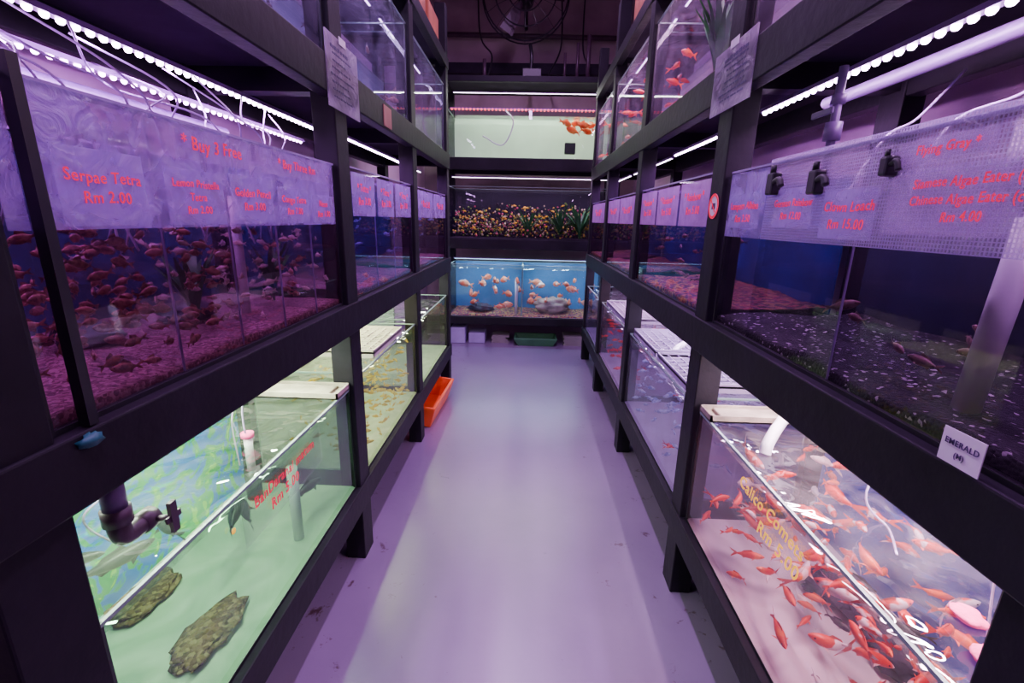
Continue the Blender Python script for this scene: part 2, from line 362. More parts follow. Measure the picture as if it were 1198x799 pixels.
# ---------------------------------------------------------------- LED strips
dg_=blobgeo((0,0,0),(.0065,.0065,.0065),8,5)
DM={}
def strip(side,s0,s1,d,z,led,col,en,n=0,w=.022,label='slim strip light glowing violet-white',r=1.,lamp=True,tape='tapew',tilt=0):
    e=emp('led_strip_light',P(side,(s0+s1)/2,d,z),label,'light','strip lights over the tanks')
    boxP('strip_body',side,s0,s1,d-w/2,d+w/2,z,z+.012,M['alu'],e)
    if n:
        if led not in DM:
            me=bpy.data.meshes.new('led_diode'); me.from_pydata([tuple(v) for v in dg_[0]],[],dg_[1]); me.materials.append(M[led]); DM[led]=me
        for i in range(n):
            s=s0+(i+.5)*(s1-s0)/n
            o=bpy.data.objects.new('led_diode',DM[led]); C.objects.link(o); o.parent=e; o.location=P(side,s,d,z-.002)-W[e.name]; o.scale=(r,r,r)
    else: boxP('diode_tape',side,s0+.01,s1-.01,d-.004,d+.004,z-.003,z,M[tape],e)
    if lamp:
        L=bpy.data.lights.new('strip_glow','AREA'); L.shape='RECTANGLE'; L.energy=en; L.color=col
        ln=s1-s0
        if side=='B': L.size=ln; L.size_y=.03
        else: L.size=.03; L.size_y=ln
        o=bpy.data.objects.new('strip_glow',L); C.objects.link(o); o.parent=e; o.location=(0,0,-.012)
        if tilt: o.rotation_euler=(0,(1 if side=='L' else -1)*tilt,0)
    return e
V=(.70,.24,1.0); VW=(.86,.40,1.0)
# ---------------------------------------------------------------- tanks
def gravelmesh(side,s0,s1,d0,d1,z,h,m,parent,seed):
    nx,ny=40,16; vs=[];fs=[]
    for i in range(nx+1):
        for j in range(ny+1):
            s=s0+(s1-s0)*i/nx; d=d0+(d1-d0)*j/ny
            k=h*(.55+.45*noise.noise(Vector((s*5,d*5,seed))))+.006*noise.noise(Vector((s*60,d*60,seed)))+h*.5*j/ny
            vs.append(P(side,s,d,z+k))
    for i in range(nx):
        for j in range(ny):
            a=i*(ny+1)+j; fs.append((a,a+1,a+ny+2,a+ny+1))
    n=len(vs)
    for i in range(nx+1): vs.append(P(side,s0+(s1-s0)*i/nx,d0,z))
    for i in range(nx): fs.append((i*(ny+1),(i+1)*(ny+1),n+i+1,n+i))
    return mk('gravel_bed',vs,fs,m,parent,smooth=True)
def tank(side,s0,s1,z0,z1,label,fg='glass',bg='bgblue',base='basedark',wl=None,wm='water',grav=None,gh=.04,d0=.02,d1=.50,div=(),edge='edge',group='glass aquariums',sidem='side',t=.004,rh=.006):
    e=emp('aquarium',P(side,(s0+s1)/2,(d0+d1)/2,z0),label,'aquarium',group)
    boxP('tank_base',side,s0,s1,d0,d1,z0,z0+.01,M[base],e)
    quadP('front_pane',side,[(s0,d0,z0+.01),(s1,d0,z0+.01),(s1,d0,z1),(s0,d0,z1)],M[fg],e)
    quadP('end_pane',side,[(s0,d0,z0+.01),(s0,d1,z0+.01),(s0,d1,z1),(s0,d0,z1)],M[sidem],e)
    quadP('end_pane',side,[(s1,d0,z0+.01),(s1,d1,z0+.01),(s1,d1,z1),(s1,d0,z1)],M[sidem],e)
    boxP('back_panel',side,s0,s1,d1,d1+.006,z0,z1,M[bg],e)
    bx=[(P(side,s0,d0-t,z1-rh),P(side,s1,d0+t,z1)),(P(side,s0,d1-t,z1-rh),P(side,s1,d1+t,z1)),
        (P(side,s0-t,d0,z1-rh),P(side,s0+t,d1,z1)),(P(side,s1-t,d0,z1-rh),P(side,s1+t,d1,z1))]
    v,f=multi(bx); mk('rim',v,f,M[edge],e)
    bx=[(P(side,s,d0-.003,z0),P(side,s+.007*sg,d0+.006,z1)) for s,sg in ((s0,1),(s1,-1))]+[(P(side,s0,d0-.002,z0),P(side,s1,d0+.006,z0+.009))]
    v,f=multi(bx); mk('silicone_seam',v,f,M['sil'],e)
    for s in div:
        quadP('divider',side,[(s,d0+.004,z0+.012),(s,d1,z0+.012),(s,d1,z1-.01),(s,d0+.004,z1-.01)],M[sidem],e)
        boxP('divider_edge',side,s-.0015,s+.0015,d0+.001,d0+.005,z0+.012,z1-.01,M[edge],e)
    if grav: gravelmesh(side,s0+.008,s1-.008,d0+.008,d1-.004,z0+.01,gh,M[grav],e,s0*3+z0)
    if wl: quadP('water_surface',side,[(s0+.004,d0+.003,wl),(s1-.004,d0+.003,wl),(s1-.004,d1-.002,wl),(s0+.004,d1-.002,wl)],M[wm],e)
    return e
zb,zm,zu=.365,1.165,2.02
TL1=tank('L',.61,1.74,zm,1.68,'long glass aquarium of brownish tetras with violet price cards','glassr','bgdull','basedark',1.50,'waterv','gravp',.026,div=(.90,1.11,1.32,1.53),edge='edgelil',sidem='glass')
TL2=tank('L',1.88,2.87,zm,1.69,'glass aquarium lit violet with blue backdrop and red prices','glassv','bgblue','basedark',1.52,'waterv','gravp',.03,div=(2.2,2.5),edge='edgelil')
TL3=tank('L',2.99,4.05,zm,1.69,'glass aquarium lit violet with blue backdrop and red prices','glassv','bgblue','basedark',1.52,'waterv','gravp',.03,edge='edgelil')
BL1=tank('L',.61,1.74,zb,.82,'large bright green-lit aquarium with painted leafy backdrop','glassg','mural','basegreen',.790,'water',t=.004,rh=.008)
BL2=tank('L',1.88,2.87,zb,.84,'pale green aquarium crowded with small yellow fish','glassg2','bgpale','basegreen',.80,'water')
BL3=tank('L',2.99,4.05,zb,.84,'pale green aquarium with nearly clear water','glassg2','bgpale','basegreen',.80,'water')
TR1=tank('R',.54,1.61,zm,1.665,'dark-water aquarium with black gravel and mesh front covers','glassn','bgnight','basedark',1.49,'waterv','gravk',.04,div=(.98,),edge='edgelil')
TR2=tank('R',1.75,2.83,zm,1.68,'dark blue aquarium behind pink plastic price sheets','glassv','bgblue','basedark',1.50,'waterv','gravr',.03,edge='edgelil')
TR3=tank('R',2.95,3.97,zm,1.68,'dark blue aquarium behind pink plastic price sheets','glassv','bgblue','basedark',1.50,'waterv','gravr',.04,edge='edgelil')
TR4=tank('R',4.08,4.97,zm,1.68,'dark blue aquarium behind pink plastic price sheets','glassv','bgblue','basedark',1.50,'waterv','gravr',.04,edge='edgelil')
BR1=tank('R',.54,1.61,zb,.83,'bright aquarium of red and white fish under rippled water','glassp','bgblue','basewhite',.80,'waterp',t=.004,rh=.008)
BR2=tank('R',1.75,2.83,zb,.83,'grey-lilac aquarium of small silver fish with grid trays','glassb','bggrey','baseblue',.79,'waterp')
BR3=tank('R',2.95,3.97,zb,.83,'aquarium of small orange fish with pale floor','glassb','bggrey','baseblue',.79,'waterp')
BR4=tank('R',4.08,4.97,zb,.83,'dark blue aquarium near the end of the rack','glassb','bgblue','baseblue',.79,'waterp')
UP='upper row glass aquarium with hazy lilac water'
for side,lst in (('L',[(.61,1.74),(1.88,2.87),(2.99,4.05)]),('R',[(.54,1.61),(1.75,2.83),(2.95,3.97),(4.08,4.97)])):
    for i,(a,b) in enumerate(lst):
        tank(side,a,b,zu,2.53,UP,'glassu','bggrey' if side=='L' else 'bglil','basewhite',2.47,'waterv')
K1=tank('B',-.92,.92,.345,.98,'wide blue aquarium of orange parrot cichlids','glassc','bgcyan','basewhite',.93,'water','gravr',.03)
boxP('divider','B',-.06,-.045,.03,.5,.36,.97,M['edge'],K1)
K2=tank('B',-.92,.92,1.275,1.86,'wide planted aquarium with dark backdrop and colourful pebbles','glass','bgblack','basedark',1.80,'waterv',None)
K3=tank('B',-.92,.92,2.16,2.66,'wide pale greenish-white aquarium with red beaded light','glassk','bgwhite','basegreen',2.60,'water')
# strips
LB='long violet-white strip light with bright round diodes'
strip('L',.3,2.24,.26,1.868,'ledw',V,24,60,label=LB,r=1.25,tilt=.3)
strip('L',.3,2.38,.42,1.842,'ledv',V,12,62,label=LB,r=1.1,tilt=.4)
strip('L',2.36,3.3,.20,1.862,'ledw',V,12,42,r=.9,label=LB)
strip('L',3.34,4.05,.22,1.865,None,V,8)
strip('R',.25,1.82,.18,1.885,'ledw',VW,21,44,label=LB,r=1.4,tilt=.5)
strip('R',1.88,2.83,.18,1.872,'ledw',V,12,42,r=.9,label=LB,tilt=.2)
strip('R',2.95,3.97,.2,1.872,None,V,11)
strip('R',4.08,4.97,.2,1.872,None,V,10)
LW='white strip light over the lower tank'
strip('L',.63,1.72,.22,1.10,None,(.80,1.0,.72),30,label=LW)
strip('L',1.90,2.85,.22,1.10,None,(.98,1,.58),14,label=LW)
strip('L',3.0,4.04,.22,1.10,None,(.90,1,.80),13,label=LW)
strip('R',.56,1.6,.22,1.10,None,(1,.74,.88),25,label=LW)
strip('R',1.76,2.82,.22,1.10,None,(.86,.64,1),15,label=LW)
strip('R',2.96,3.96,.22,1.10,None,(1.,.6,.9),12,label=LW)
strip('R',4.1,4.96,.22,1.10,None,(.7,.5,1),8,label=LW)
for a,b in ((.62,1.73),(1.9,2.85),(3.0,4.04)):
    strip('L',a,b,.2,2.60,None,(.72,.60,1),8)
for a,b in ((.56,1.6),(1.76,2.82),(2.96,3.96),(4.1,4.96)):
    strip('R',a,b,.15,2.60,None,(1,.60,.85),13)
strip('B',-.9,.9,.20,1.03,None,(.55,.78,1),18,label='cyan strip light over the blue tank',tape='tapec')
strip('B',-.9,.9,.10,1.96,None,(.85,.55,1),16)
strip('B',-.9,.9,.05,2.67,'ledr',(1,.3,.3),1,44,label='red beaded strip light along the tank top',r=2.)
strip('B',-.9,.9,.25,2.88,None,(.92,1,.86),21)

# ---------------------------------------------------------------- sheets, cards, signs
def sheet(side,s0,s1,z0,z1,m,label,d=.0155):
    return mk('plastic_sheet',[P(side,s0,d,z0),P(side,s1,d,z0),P(side,s1,d,z1),P(side,s0,d,z1),
        P(side,s0,d-.0015,z0),P(side,s1,d-.0015,z0),P(side,s1,d-.0015,z1),P(side,s0,d-.0015,z1)],
        [(0,1,2,3),(7,6,5,4),(0,4,5,1),(3,2,6,7),(0,3,7,4),(1,5,6,2)],M[m],label=label,cat='plastic sheet',group='plastic covers on the tank fronts')
def plab(o,label):
    o.name='price_label'; o['category']='price label'; o['group']='price labels'; o['label']=label; W[o.name]=o.location.copy(); return o
def card(side,s0,s1,z0,z1,lines,size,label,m='card',ink='red',d=.0135,rot=0):
    o=plab(sheet(side,s0,s1,z0,z1,m,label,d),label)
    for i,l in enumerate(lines):
        text(l,side,(s0+s1)/2,d-.003,(z0+z1)/2+(len(lines)-1)*size*.62-i*size*1.2,size,M[ink],o,rot)
    return o
sheet('L',.675,1.72,1.47,1.675,'sheet','frosted violet plastic sheet covering the tank top')
sheet('L',.62,.650,1.47,1.675,'sheet','narrow frosted violet plastic strip')
boxP('tank_trim','L',.652,.668,-.004,.014,1.168,1.70,M['sil'],TL1)
card('L',.70,.865,1.475,1.595,['Serpae Tetra','Rm 2.00'],.0265,'violet price card reading Serpae Tetra')
card('L',.915,1.09,1.475,1.585,['Lemon Pristella','Tetra','Rm 2.00'],.022,'violet price card for pristella tetras')
card('L',1.12,1.30,1.475,1.59,['Golden Pencil','Rm 3.00'],.027,'violet price card for pencil tetras')
card('L',1.33,1.51,1.475,1.575,['Congo Tetra','Rm 7.00'],.027,'violet price card for congo tetras')
card('L',1.54,1.70,1.475,1.565,['Neon','Rm 1.00'],.028,'violet price card with red lettering')
card('L',.93,1.22,1.605,1.67,['* Buy 3 Free'],.038,'clear plastic strip with a red handwritten offer','sheetp')
card('L',1.24,1.68,1.605,1.67,['* Buy Three Rm'],.034,'clear plastic strip with red handwriting','sheetp')
for a,b in ((1.90,2.18),(2.22,2.48),(2.52,2.84)):
    card('L',a,b,1.50,1.67,['* Tetra *','Rm 3.00'],.044,'violet plastic price sheet with red lettering')
for a,b in ((3.01,3.5),(3.53,4.02)):
    card('L',a,b,1.50,1.67,['* Rm 5.00'],.06,'violet plastic price sheet with red lettering')
sheet('R',1.36,1.60,1.463,1.655,'sheet','frosted violet plastic sheet covering the tank top')
sheet('R',.30,1.355,1.463,1.672,'grid','long white mesh plastic sheet on the tank front')
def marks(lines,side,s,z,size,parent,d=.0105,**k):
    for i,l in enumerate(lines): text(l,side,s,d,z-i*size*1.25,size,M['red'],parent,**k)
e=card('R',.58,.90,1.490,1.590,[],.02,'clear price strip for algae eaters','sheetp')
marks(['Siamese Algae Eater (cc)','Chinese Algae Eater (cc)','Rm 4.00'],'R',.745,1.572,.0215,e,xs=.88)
e=card('R',.925,1.09,1.475,1.575,[],.02,'white price card reading Clown Loach')
marks(['Clown Loach','Rm 15.00'],'R',1.005,1.54,.028,e)
e=card('R',1.13,1.30,1.495,1.59,[],.02,'violet price card for rainbow fish')
marks(['German Rainbow','Rm 12.00'],'R',1.215,1.555,.025,e,xs=.88)
e=card('R',1.38,1.58,1.49,1.59,[],.02,'violet price card with red lettering')
marks(['Lampam Albino','Rm 2.50'],'R',1.48,1.555,.030,e,xs=.9)
e=card('R',.72,.90,1.606,1.644,[],.02,'clear plastic strip with red lettering','sheetp')
marks(['Flying Gray *'],'R',.80,1.626,.021,e)
for a,b in ((1.77,2.1),(2.13,2.46),(2.49,2.81)):
    card('R',a,b,1.49,1.66,['* Rainbow *','Rm 5.00'],.044,'pink plastic price sheet with red lettering','sheetk')
for a,b in ((2.97,3.45),(3.48,3.95)):
    card('R',a,b,1.49,1.66,['* Rm 4.00 *'],.058,'pink plastic price sheet with red lettering','sheetk')
card('R',4.10,4.9,1.49,1.66,['* Rm 4.00 *'],.08,'pink plastic price sheet with red lettering','sheetk')
def swap(o,m): o.data.materials.clear(); o.data.materials.append(m)
o=plab(sheet('R',.59,.655,1.167,1.219,'sheet','x',-.0085),'small white printed tag reading EMERALD'); swap(o,M['white'])
text('EMERALD','R',.622,-.011,1.200,.0125,M['ink'],o,jit=0,shear=0,bold=.012); text('(M)','R',.622,-.011,1.183,.0115,M['ink'],o,jit=0,shear=0,bold=.012)
film=glass('clear_film',(.97,.97,.97),.02,.2)
o=plab(sheet('L',1.0,1.46,.655,.79,'sheet','x',.0175),'clear film with handwritten price on tank glass'); swap(o,film)
text('BanDaranai matum','L',1.22,.011,.757,.044,M['red'],o,bold=.01); text('Rm 5.00','L',1.20,.011,.705,.046,M['red'],o,bold=.01)
mk('ink_dot',*blobgeo(P('L',.955,.011,.745),(.002,.008,.008),8,6),M['orange_ink'],o)
o=plab(sheet('R',.84,1.30,.645,.80,'sheet','x',.0175),'clear film with orange handwritten price on tank glass'); swap(o,film)
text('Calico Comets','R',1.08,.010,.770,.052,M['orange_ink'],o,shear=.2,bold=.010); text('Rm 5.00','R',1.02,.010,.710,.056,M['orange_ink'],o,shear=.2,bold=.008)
def notice(side,s0,s1,z0,z1,label,seed):
    o=boxP('notice_sheet',side,s0,s1,-.012,-.008,z0,z1,M['notice'],label=label,cat='notice',group='laminated notices on the rails')
    rr=random.Random(seed); n=8
    for k in range(n):
        bx=[]; z=z1-.03-k*(z1-z0-.05)/n; s=s0+rr.uniform(.03,.06); h=.012 if k==0 else .006
        a=s
        while s<s1-rr.uniform(.04,.12):
            w=rr.uniform(.006,.022); s2=min(s+w,s1-.02)
            bx.append((P(side,s,-.013,z-h),P(side,s2,-.0122,z-h*.3*rr.random()))); s=s2+rr.uniform(.004,.01)
        if bx:
            bx.append((P(side,a,-.0125,z-h*.55),P(side,s,-.0122,z-h*.45)))
            v,f=multi(bx); mk('printed_row',v,f,M['ink'],o)
    boxP('tape',side,(s0+s1)/2-.03,(s0+s1)/2+.03,-.014,-.0125,z1-.012,z1+.012,M['white'],o)
notice('L',1.68,1.97,1.86,2.09,'worn grey laminated notice with faded printed rows',3)
notice('R',1.50,1.80,1.86,2.05,'worn grey laminated notice with faded printed rows',5)
e=emp('prohibition_sticker',P('R',1.685,-.001,1.56),'round white sticker with red ring and slash','sticker')
def disc(name,side,s,d,z,r0,r1,m,par,n=28):
    X,Y,Z=basis(side); o=P(side,s,d,z); vs=[];fs=[]
    for k in range(n):
        a=2*math.pi*k/n; u=X*math.cos(a)+Y*math.sin(a); vs+= [o+u*r0,o+u*r1]
    for k in range(n): fs.append((2*k,2*k+1,(2*k+3)%(2*n),(2*k+2)%(2*n)))
    return mk(name,vs,fs,m,par)
disc('sticker_face','R',1.685,-.0015,1.56,.001,.042,M['white'],e); disc('ring','R',1.685,-.003,1.56,.033,.042,M['red'],e)
X,Y,Z=basis('R'); o0=P('R',1.685,-.0045,1.56); u=(X-Y).normalized(); w=(X+Y).normalized()
mk('slash',[o0-u*.03-w*.003,o0+u*.03-w*.003,o0+u*.03+w*.003,o0-u*.03+w*.003],[(0,1,2,3)],M['red'],e)
mk('camera_icon',[o0+Z*-.002-X*.015-Y*.01,o0+Z*-.002+X*.015-Y*.01,o0+Z*-.002+X*.015+Y*.01,o0+Z*-.002-X*.015+Y*.01],[(0,1,2,3)],M['ink'],e)
boxP('paper_tag','L',2.30,2.42,-.012,-.008,1.91,2.0,mat('brown_tag',(.35,.16,.12),.6),label='small brown printed tag on the rail',cat='tag')

# ---------------------------------------------------------------- fish
def fishmesh(name,hr,mats,fork=.16,wr=.5,tl=.24,dors=.5,bend=0.):
    xs=[.5,.47,.40,.28,.12,-.05,-.2,-.30,-.34]; hs=[.02,.25,.55,.85,1.,.88,.55,.30,.24]
    vs=[];fs=[];mi=[]; n=8
    for x,h in zip(xs,hs):
        for k in range(n):
            a=2*math.pi*k/n; vs.append((x,math.cos(a)*h*hr/2*wr,math.sin(a)*h*hr/2))
    for i in range(len(xs)-1):
        for k in range(n): fs.append((i*n+k,i*n+(k+1)%n,(i+1)*n+(k+1)%n,(i+1)*n+k)); mi.append(0)
    fs.append(tuple(range(n))); mi.append(0); fs.append(tuple((len(xs)-1)*n+k for k in range(n))[::-1]); mi.append(0)
    def add(pts,fc,m):
        b=len(vs); vs.extend(pts)
        for f in fc: fs.append(tuple(b+q for q in f)); mi.append(m)
    t=.24*hr/2; x0=-.33
    add([(x0,0,t),(x0,0,-t),(x0-tl*.45,.02,0),(x0-tl,0,fork*1.1),(x0-tl*.8,.01,fork*.5),(x0-tl,0,-fork*1.1),(x0-tl*.8,-.01,-fork*.5)],[(0,2,4,3),(1,5,6,2),(0,1,2)],1)
    h=hr/2
    add([(.16,0,h*.96),(.10,0,h*(1+dors)),(-.12,0,h*(.85+dors*.5)),(-.2,0,h*.55)],[(0,1,2,3)],1)
    add([(-.05,0,-h*.86),(-.16,0,-h*(.8+dors*.6)),(-.22,0,-h*.5)],[(0,1,2)],1)
    for sg in (1,-1): add([(.24,sg*h*wr*.8,-h*.3),(.10,sg*(h*wr+.10),-h*.55),(.13,sg*h*wr*.9,-h*.5)],[(0,1,2)],1)
    for sg in (1,-1):
        v,f=blobgeo((.385,sg*h*.52*wr*1.05,h*.14),(.022,.012,.022),6,4); add(v,f,2)
    me=bpy.data.meshes.new(name); me.from_pydata([(v[0],v[1]+bend*(v[0]-.1)**2*(1 if v[0]<.1 else .2),v[2]) for v in vs],[],fs)
    for m in mats: me.materials.append(m)
    for p,i in zip(me.polygons,mi): p.material_index=i
    me.polygons.foreach_set('use_smooth',[True]*len(me.polygons)); me.update(); return me
FK={}
for k,hr,fork,wr,dors in (('tetra',.42,.16,.42,.7),('pale',.36,.16,.42,.6),('koi',.29,.18,.8,.5),('white',.28,.17,.8,.5),('red',.27,.16,.8,.5),('yellow',.34,.13,.5,.5),('orange',.46,.17,.5,.3),('glowr',.46,.17,.5,.3),('dark',.22,.12,.9,.6),('silver',.30,.15,.45,.5),('brown',.30,.12,.6,.6)):
    fin=patch('fin_'+k,(.92,.60,.64),(.88,.05,.04),2,.46) if k=='koi' else FM[k]
    FK[k]=[fishmesh('fish_'+k,hr,[FM[k],fin,M['eye']],fork,wr,dors=dors,tl=.32 if k in('koi','white') else .24,bend=bb) for bb in ((0,.7,-.7) if k in ('koi','red','white') else (0,.2,-.2))]
NAMES={'tetra':'tetra','pale':'tetra','koi':'koi','white':'koi','red':'goldfish','yellow':'cichlid','orange':'parrot_cichlid','glowr':'parrot_cichlid','dark':'catfish','silver':'danio','brown':'loach'}
def addfish(kind,side,s,d,z,L,label,group,yaw=None,pitch=None,roll=0):
    o=bpy.data.objects.new(NAMES[kind],R.choice(FK[kind])); C.objects.link(o); o.location=P(side,s,d,z)
    if yaw is None:
        b=math.pi/2 if side!='B' else 0
        yaw=b+R.choice((0,math.pi))+R.uniform(-.8,.8)
    o.rotation_euler=(roll,R.uniform(-.35,.35) if pitch is None else pitch,yaw); o.scale=(L,L,L)
    tag(o,label,'fish',group); return o
def school(kind,side,s0,s1,d0,d1,z0,z1,n,L0,L1,label,group,anyyaw=False,front=1.,pts=None):
    pts=[] if pts is None else pts; tries=0; c=0
    while c<n and tries<n*40:
        tries+=1; L=R.uniform(L0,L1); h=L*.5
        s=R.uniform(s0+h,s1-h); d=d0+h*.6+(d1-d0-h*1.2)*R.random()**front; z=R.uniform(z0+L*.2,z1-L*.2)
        p=P(side,s,d,z)
        if any((p-q).length<(L+l)*.36 for q,l in pts): continue
        pts.append((p,L)); c+=1; addfish(kind,side,s,d,z,L,label,group,yaw=R.uniform(0,6.28) if anyyaw else None)
    return pts
g='tetras in the price-card tank'; lb='small reddish-brown tetra with dark fins'
pt=school('tetra','L',.67,1.12,.03,.42,1.20,1.485,150,.036,.052,lb,g,front=1.6)
pt=school('tetra','L',1.10,1.72,.03,.42,1.20,1.47,36,.034,.045,lb,g,True,1.4,pt)
school('pale','L',.95,1.72,.03,.42,1.21,1.47,92,.030,.043,'tiny pale brownish tetra','tetras in the price-card tank',True,1.4,pt)
school('tetra','L',.615,.665,.03,.35,1.20,1.48,20,.030,.040,lb,g)
school('silver','L',1.9,2.85,.05,.42,1.22,1.50,30,.04,.055,'tiny silvery blue fish','small silver fish',True)
school('silver','L',3.0,4.0,.05,.42,1.22,1.50,22,.05,.06,'tiny silvery blue fish','small silver fish',True)
school('yellow','L',1.9,2.85,.03,.42,.39,.77,220,.038,.055,'small bright yellow cichlid','yellow cichlids',True,1.5)
g='red and white fish in the lower tank'
pt=school('koi','R',.56,1.60,.03,.48,.40,.79,48,.06,.13,'young koi with red and white patches',g,True,1.2)
school('red','R',.56,1.60,.03,.48,.40,.79,56,.05,.11,'slim bright red-orange goldfish with forked tail',g,True,1.5,pt)
school('white','R',.56,1.60,.03,.48,.40,.79,8,.06,.10,'small plain white koi',g,True,1.,pt)
school('dark','R',.56,1.60,.03,.48,.40,.70,5,.07,.10,'small dark fish among red ones',g,True,1.,pt)
school('silver','R',1.77,2.8,.03,.42,.40,.76,80,.05,.07,'small silvery blue fish','silver fish in the lilac tank',True,1.5)
school('red','R',2.97,3.95,.03,.42,.40,.76,70,.055,.08,'small bright orange fish','orange fish in a lower tank',True,1.5)
school('red','R',1.77,2.8,.03,.42,.40,.76,8,.05,.07,'small bright orange fish','orange fish in a lower tank',True)
school('brown','R',1.77,2.8,.05,.42,1.22,1.46,24,.05,.07,'small brown striped loach','fish over mixed gravel',True)
school('brown','R',.62,1.58,.05,.40,1.22,1.36,7,.05,.08,'dark brown algae eater','algae eaters')
school('orange','B',-.88,.88,.05,.42,.42,.84,36,.12,.19,'deep-bodied pinkish orange parrot cichlid with pale patches','parrot cichlids',True)
school('yellow','B',-.88,.88,.03,.3,1.36,1.68,34,.05,.07,'small yellow-green fish in a planted tank','small fish in the planted tank')
for a,b,n in ((1.77,2.81,12),(2.97,3.95,16),(4.1,4.95,14)):
    school('red','R',a,b,.03,.40,2.10,2.45,n,.08,.12,'bright red-orange fish in an upper tank','upper tank fish',True,1.5)
school('red','R',.9,1.6,.03,.30,2.06,2.44,8,.08,.12,'bright red-orange fish in an upper tank','upper tank fish',True)
school('brown','L',1.9,4.0,.05,.42,2.10,2.42,14,.08,.11,'small brown fish in an upper tank','upper tank fish',True)
for x,dd,z,L,y in ((.38,.08,2.55,.15,.3),(.47,.12,2.48,.17,3.3),(.57,.08,2.53,.16,.1),(.52,.2,2.57,.15,2.8),(.62,.14,2.48,.16,.4),(.68,.2,2.55,.15,3.),(.76,.2,2.50,.15,.4)):
    addfish('glowr','B',x,dd,z,L,'red-orange and pale cichlid','orange cichlids in the top tank',yaw=y)
for s,d,z,L,y in ((1.28,.24,.55,.20,1.9),(1.00,.38,.60,.20,1.2),(1.52,.12,.50,.16,1.3),(1.42,.30,.46,.18,2.2),(.92,.42,.66,.15,.6),(1.20,.40,.55,.16,2.6)):
    addfish('dark','L',s,d,z,L,'dark grey catfish with pale belly','catfish',yaw=y,pitch=0)
# ---------------------------------------------------------------- stones, rocks, plants
def rock(name,side,s,d,z,r,m,label,cat,seed,amp=.35,fr=1.6):
    v,f=blobgeo(P(side,s,d,z+r[2]),r,24,16,seed,amp,fr); return mk(name,v,f,m,label=label,cat=cat,smooth=True)
rock('flat_stone','L',1.10,.42,.375,(.065,.10,.014),M['stone'],'flat rough brown pitted stone','stone',1,.45,2.2)
rock('flat_stone','L',1.00,.15,.375,(.060,.12,.014),M['stone'],'flat irregular brown pitted stone on tank floor','stone',2,.45,2.2)
rock('dark_rock','L',1.30,.30,1.19,(.06,.07,.03),M['rock'],'small dark rock on pink gravel','rock',14,.5,2.5)
rock('dark_rock','L',1.00,.32,1.19,(.06,.06,.03),M['rock'],'small dark rock on pink gravel','rock',15,.5,2.5)
rock('dark_rock','R',.66,.33,1.19,(.10,.09,.035),M['rock'],'rough dark rock on black gravel','rock',3,.6,2.5)
rock('dark_rock','R',.84,.42,1.18,(.05,.07,.03),M['rock'],'rough dark rock on black gravel','rock',4,.6,2.5)
rock('dark_rock','R',1.24,.36,.375,(.09,.09,.03),M['rock'],'dark rock ornament on white tank floor','rock',6,.7,2.8)
rock('dark_rock','R',1.04,.38,.375,(.07,.12,.03),M['rock'],'dark rock ornament on white tank floor','rock',8,.7,2.8)
rock('pale_rock','B',.34,.22,.37,(.20,.11,.10),M['palerock'],'large pale rock pile in the blue tank','rock',12,.6,2.5)
rock('dark_rock','B',-.55,.25,.37,(.14,.10,.05),M['rock'],'dark rock ornament in the blue tank','rock',13,.6,2.5)
rock('pink_sponge','R',.73,.20,.797,(.022,.030,.010),M['pink'],'bright pink foam pad floating on the water','sponge',9,.3)
rock('pink_sponge','R',.63,.16,.797,(.035,.035,.012),M['pink'],'bright pink foam pad floating on the water','sponge',11,.3)
def plant(side,s,d,z,h,n,label,m='plant',spread=.06,w=.008):
    vs=[];fs=[]
    for i in range(n):
        a=R.uniform(0,6.28); l=h*R.uniform(.6,1); b=len(vs); base=P(side,s,d,z)
        for k in range(5):
            t=k/4; c=base+Vector((math.cos(a)*spread*t*t*R.uniform(.8,1.2)*1.5,math.sin(a)*spread*t*t*1.5,l*t)); ww=w*math.sin(math.pi*(.15+.8*t))
            q=Vector((-math.sin(a),math.cos(a),0))*ww; vs+=[c-q,c+q]
        for k in range(4): fs.append((b+2*k,b+2*k+1,b+2*k+3,b+2*k+2))
    mk('water_plant',vs,fs,M[m],label=label,cat='plant',group='aquarium plants')
plant('L',.80,.38,1.20,.26,18,'leafy green aquarium plant',w=.011); plant('L',1.22,.22,1.20,.22,20,'leafy green aquarium plant',w=.012,spread=.05); plant('L',1.62,.22,1.20,.22,18,'leafy green aquarium plant',w=.012,spread=.05)
plant('L',2.60,.35,1.20,.2,12,'leafy green aquarium plant'); plant('R',2.02,.07,2.04,.34,26,'dark green aquarium plant in an upper tank',w=.016)
plant('B',.6,.06,1.29,.42,34,'dense green aquarium plant',spread=.16,w=.016); plant('B',.38,.10,1.29,.38,30,'dense green aquarium plant',spread=.14,w=.015)
plant('B',.0,.08,1.29,.34,26,'dense green aquarium plant',spread=.12,w=.013)
cols=[mat('ball_yellow',(.62,.50,.05),.4),mat('ball_pink',(.55,.09,.13),.4),mat('ball_green',(.15,.32,.04),.4),mat('ball_cream',(.60,.54,.28),.4),mat('ball_dark',(.03,.015,.02),.4)]
vs=[];fs=[];mi=[]
for i in range(1700):
    x=R.uniform(-.89,.89); dd=R.uniform(.04,.46); hmax=.12+.26*dd/.45+.06*noise.noise(Vector((x*3,dd*3,1)))
    z=1.287+hmax*R.random()**.8; r=R.uniform(.008,.015)
    v,f=blobgeo(P('B',x,dd,z+r),(r,r,r),6,4); b=len(vs); vs+=v; fs+=[tuple(b+q for q in y) for y in f]; mi+=[R.choice((0,0,1,2,2,3,4,4,4,4,4))]*len(f)
mk('pebble_heap',vs,fs,cols,label='heap of yellow, pink and green pebbles and moss balls',cat='pebbles',kind='stuff',smooth=True,mi=mi)
